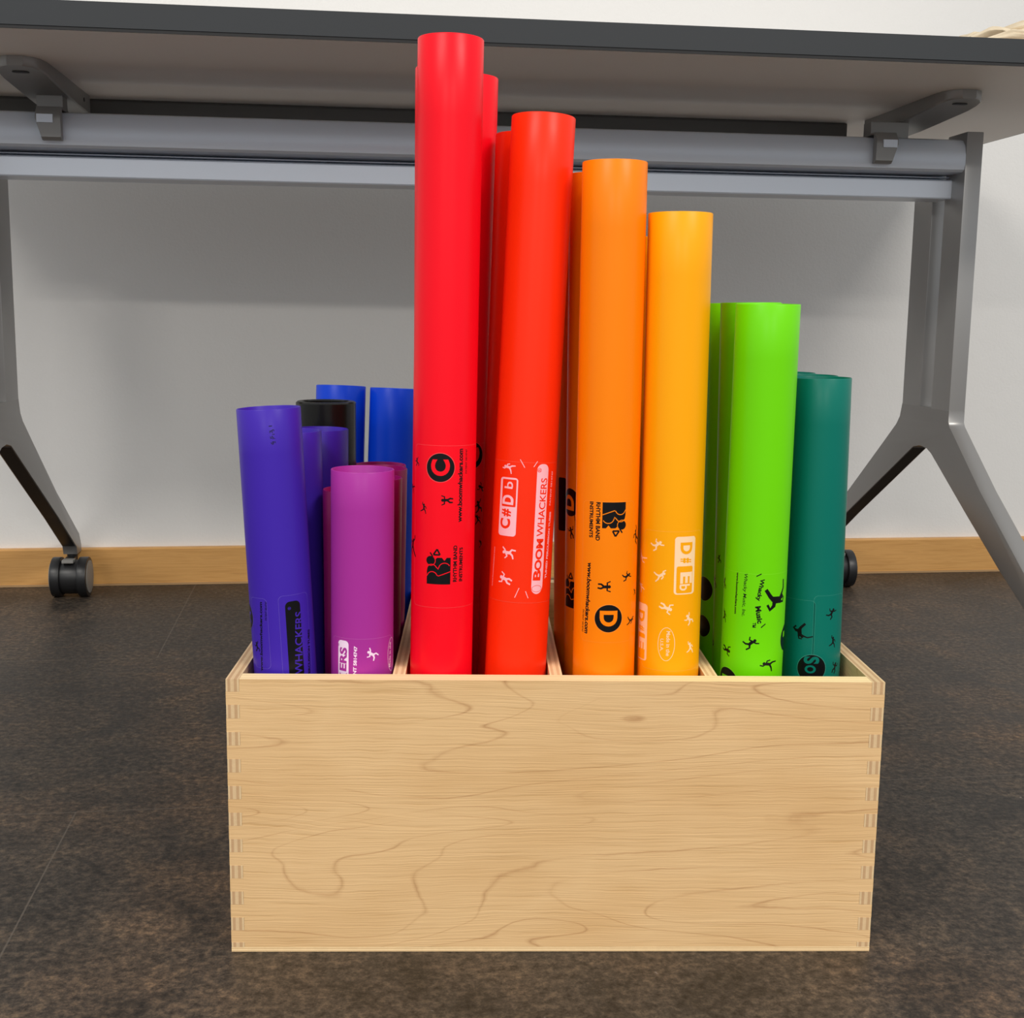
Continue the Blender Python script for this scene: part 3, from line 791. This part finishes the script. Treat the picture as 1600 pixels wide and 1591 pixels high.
def rr(cs, ct, w, h, r): return poly(rrect_poly(cs-w/2, cs+w/2, ct-h/2, ct+h/2, min(r, w/2-.01, h/2-.01), 5))
def build_print(ops, body, L, pm, fm, kind):
    films = []; S_ = []
    MI = {'K': 0, 'W': 1, 'T': 2, 'D': 3}
    placed = []                                   # bounding boxes and levels, so overlapping marks stack in order
    def add(parts, mi, own=0.0):
        bb = [min(x for V, _ in parts for x, y in V), max(x for V, _ in parts for x, y in V), min(y for V, _ in parts for x, y in V), max(y for V, _ in parts for x, y in V)]
        lv = 1 + max([l for q, l in placed if q[0] < bb[1] and bb[0] < q[1] and q[2] < bb[3] and bb[2] < q[3]], default=0)
        placed.append((bb, lv))
        for i, (V, Fc) in enumerate(parts): S_.append((V, Fc, lv*0.45 + 0.02*i, mi))
    stamp = []
    for o in ops:
        k = o[0]
        if k == 'film':
            s0, t0, s1, t1 = o[1:]; t0 = max(t0, 6)
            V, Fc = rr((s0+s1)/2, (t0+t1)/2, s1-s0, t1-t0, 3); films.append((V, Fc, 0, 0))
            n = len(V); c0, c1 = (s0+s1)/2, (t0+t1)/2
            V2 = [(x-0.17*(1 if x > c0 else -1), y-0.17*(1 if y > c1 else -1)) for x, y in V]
            films.append((list(V)+V2, [[i, (i+1) % n, n+(i+1) % n, n+i] for i in range(n)], 0.3, 1))  # border strip in the paler tint, a painted glint
        elif k == 'disc':
            if o[4] == 'K': add([disc(o[1], o[2], o[3]+0.4)], 4)
            add([disc(*o[1:4])], MI[o[4]])
        elif k == 'text':
            q = place_text(o[1], *o[2:9])
            if o[-1] == 'D': stamp.append((q[0], q[1], 1, 0))
            else: add([q], MI[o[-1]])
        elif k == 'rrect': add([rr(*o[1:6])], MI[o[6]])
        elif k == 'ellipse': add([annulus(*o[1:6])], MI[o[6]])
        elif k == 'line': add([stroke(o[1], o[2], o[2])], MI[o[3]])
        elif k == 'fig': add(figure(*o[1:6]), MI[o[6]])
        elif k == 'big': add(big_figure(*o[1:5]), MI[o[5]])
        elif k == 'logo':
            a, b_ = logo(*o[1:6]); add(a, 0); add(b_, 2)
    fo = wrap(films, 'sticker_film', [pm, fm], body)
    wrap(S_, 'lettering', [m_ink, m_white.get(kind, m_ink), pm, m_dim, fm], fo)
    if stamp: wrap(stamp, 'printed_stamp', [m_dim], body)

INFO = {
 'P1': ('violet', 'blue-violet plastic tube leaning left, at the far left, with a dark stamp near its rim'),
 'M1': ('purple', 'short bright purple plastic tube with a white label, in front beside the first divider'),
 'R1': ('red', 'tallest red plastic tube, in front, with a black C disc above a black logo'),
 'R2': ('red', 'red plastic tube directly behind the tallest red tube, barely showing at its left edge'),
 'R3': ('red', 'slightly shorter red plastic tube behind and right of the tallest red tube'),
 'C1': ('vermilion', 'orange-red plastic tube leaning right, with a pale C sharp D flat label'),
 'C2': ('vermilion', 'shorter orange-red plastic tube standing in shade behind the one with the pale label'),
 'D1': ('orange', 'tall orange plastic tube in front, with a black logo above a black D disc'),
 'D2': ('orange', 'orange plastic tube behind the front orange tube, its black D disc half hidden'),
 'D3': ('orange', 'shaded orange plastic tube in the gap behind the orange-red and orange tubes'),
 'Y2': ('yellow', 'yellow plastic tube in the narrow gap behind the front golden yellow tube'),
 'Y1': ('yellow', 'golden yellow plastic tube with a pale D sharp E flat label beside the orange tube'),
 'G1': ('green', 'bright lime green plastic tube in front, with black lettering'),
 'G2': ('green', 'lime green plastic tube just behind the front lime green tube'),
 'G3': ('green', 'lime green plastic tube rearmost of the green ones, half hidden by the yellow tube'),
 'T1': ('teal', 'teal green plastic tube in front at the right end, with a dark SO disc'),
 'T2': ('teal', 'teal green plastic tube, middle of the three teal tubes at the right end'),
 'T3': ('teal', 'teal green plastic tube, rearmost of the three, its rim just right of the green tube'),
 'P2': ('violet', 'violet plastic tube right behind the leaning blue-violet tube'),
 'P3': ('violet', 'violet plastic tube in front of the black-capped tube, its right edge beside the blue tube'),
 'P4': ('violet', 'dark violet plastic tube wearing a wide black end cap'),
 'B1': ('blue', 'left of the two bright blue plastic tubes, behind the black-capped tube'),
 'B2': ('blue', 'right of the two bright blue plastic tubes, beside the tallest red tube'),
 'M2': ('magenta', 'short dark magenta plastic tube peeking out left of the bright purple tube'),
 'M3': ('magenta', 'dark magenta plastic tube, rearmost of those behind the bright purple tube'),
 'M4': ('magenta', 'dark magenta plastic tube, reaching furthest right of those behind the bright purple tube'),
 'M5': ('magenta', 'dark magenta plastic tube directly behind the bright purple tube, lower rim at its right'),
}
GROUP = {'red': 'red tubes in the second compartment', 'vermilion': 'orange-red tubes in the second compartment', 'orange': 'orange tubes in the third compartment',
         'green': 'lime green tubes in the right compartment', 'teal': 'teal tubes in the right compartment', 'violet': 'violet tubes in the left compartment',
         'magenta': 'dark magenta tubes in the left compartment', 'blue': 'blue tubes at the back of the left compartment'}
for n, (P0, A) in TUBES.items():
    P0 = Vector(P0); A = Vector(A); ax = (A-P0); L = ax.length; ax.normalize()
    kind, label = INFO[n]
    root = thing('percussion_tube', label, 'tube', P0, 0, GROUP.get(kind))
    Y = Vector((0, 1, 0)); Y = (Y-ax*Y.dot(ax)).normalized(); X = Y.cross(ax)
    root.rotation_euler = Matrix(((X.x, Y.x, ax.x), (X.y, Y.y, ax.y), (X.z, Y.z, ax.z))).to_euler()
    pm, fm = PL[kind]
    body = obj('tube_body', tube_mesh(L), pm, root, autosmooth=50)
    if n in PRINT: build_print(PRINT[n], body, L, pm, fm, kind)
    if n == 'P4':
        bm = bmesh.new(); seg = 72; zt = L+0.0015; zb = L-0.052; ro = 0.0222
        pr = [(RT+.0001, zb), (ro, zb), (ro, zt-.0012), (ro-.0012, zt), (RT-.002, zt), (RT-.003, zt-.002), (RT-.004, zt-.002), (RT-.004, L-.004), (0.0001, L-.004), (0.0001, L+.0001), (RT+.0001, L+.0001)]
        pr = [(RT+.0001, zb), (ro, zb), (ro, zt-.0012), (ro-.0012, zt), (RT-.0020, zt), (RT-.0030, zt-.001), (RT-.0030, zt-.006), (0.0001, zt-.006), (0.0001, zt-.007), (RT-.0025, zt-.007), (RT-.0025, L+.0001), (RT+.0001, L+.0001)]
        rg = [[bm.verts.new((r*math.cos(2*math.pi*i/seg), r*math.sin(2*math.pi*i/seg), z)) for i in range(seg)] for r, z in pr]
        for a in range(len(rg)):
            Aq, Bq = rg[a], rg[(a+1) % len(rg)]
            for i in range(seg): bm.faces.new((Aq[i], Aq[(i+1) % seg], Bq[(i+1) % seg], Bq[i]))
        cp = obj('end_cap', bm, plain('glossy_black_cap', (0.008, 0.008, 0.007, 1), 0.25, 0, 0.28), root, autosmooth=40)
        cp['label'] = 'wide black end cap'
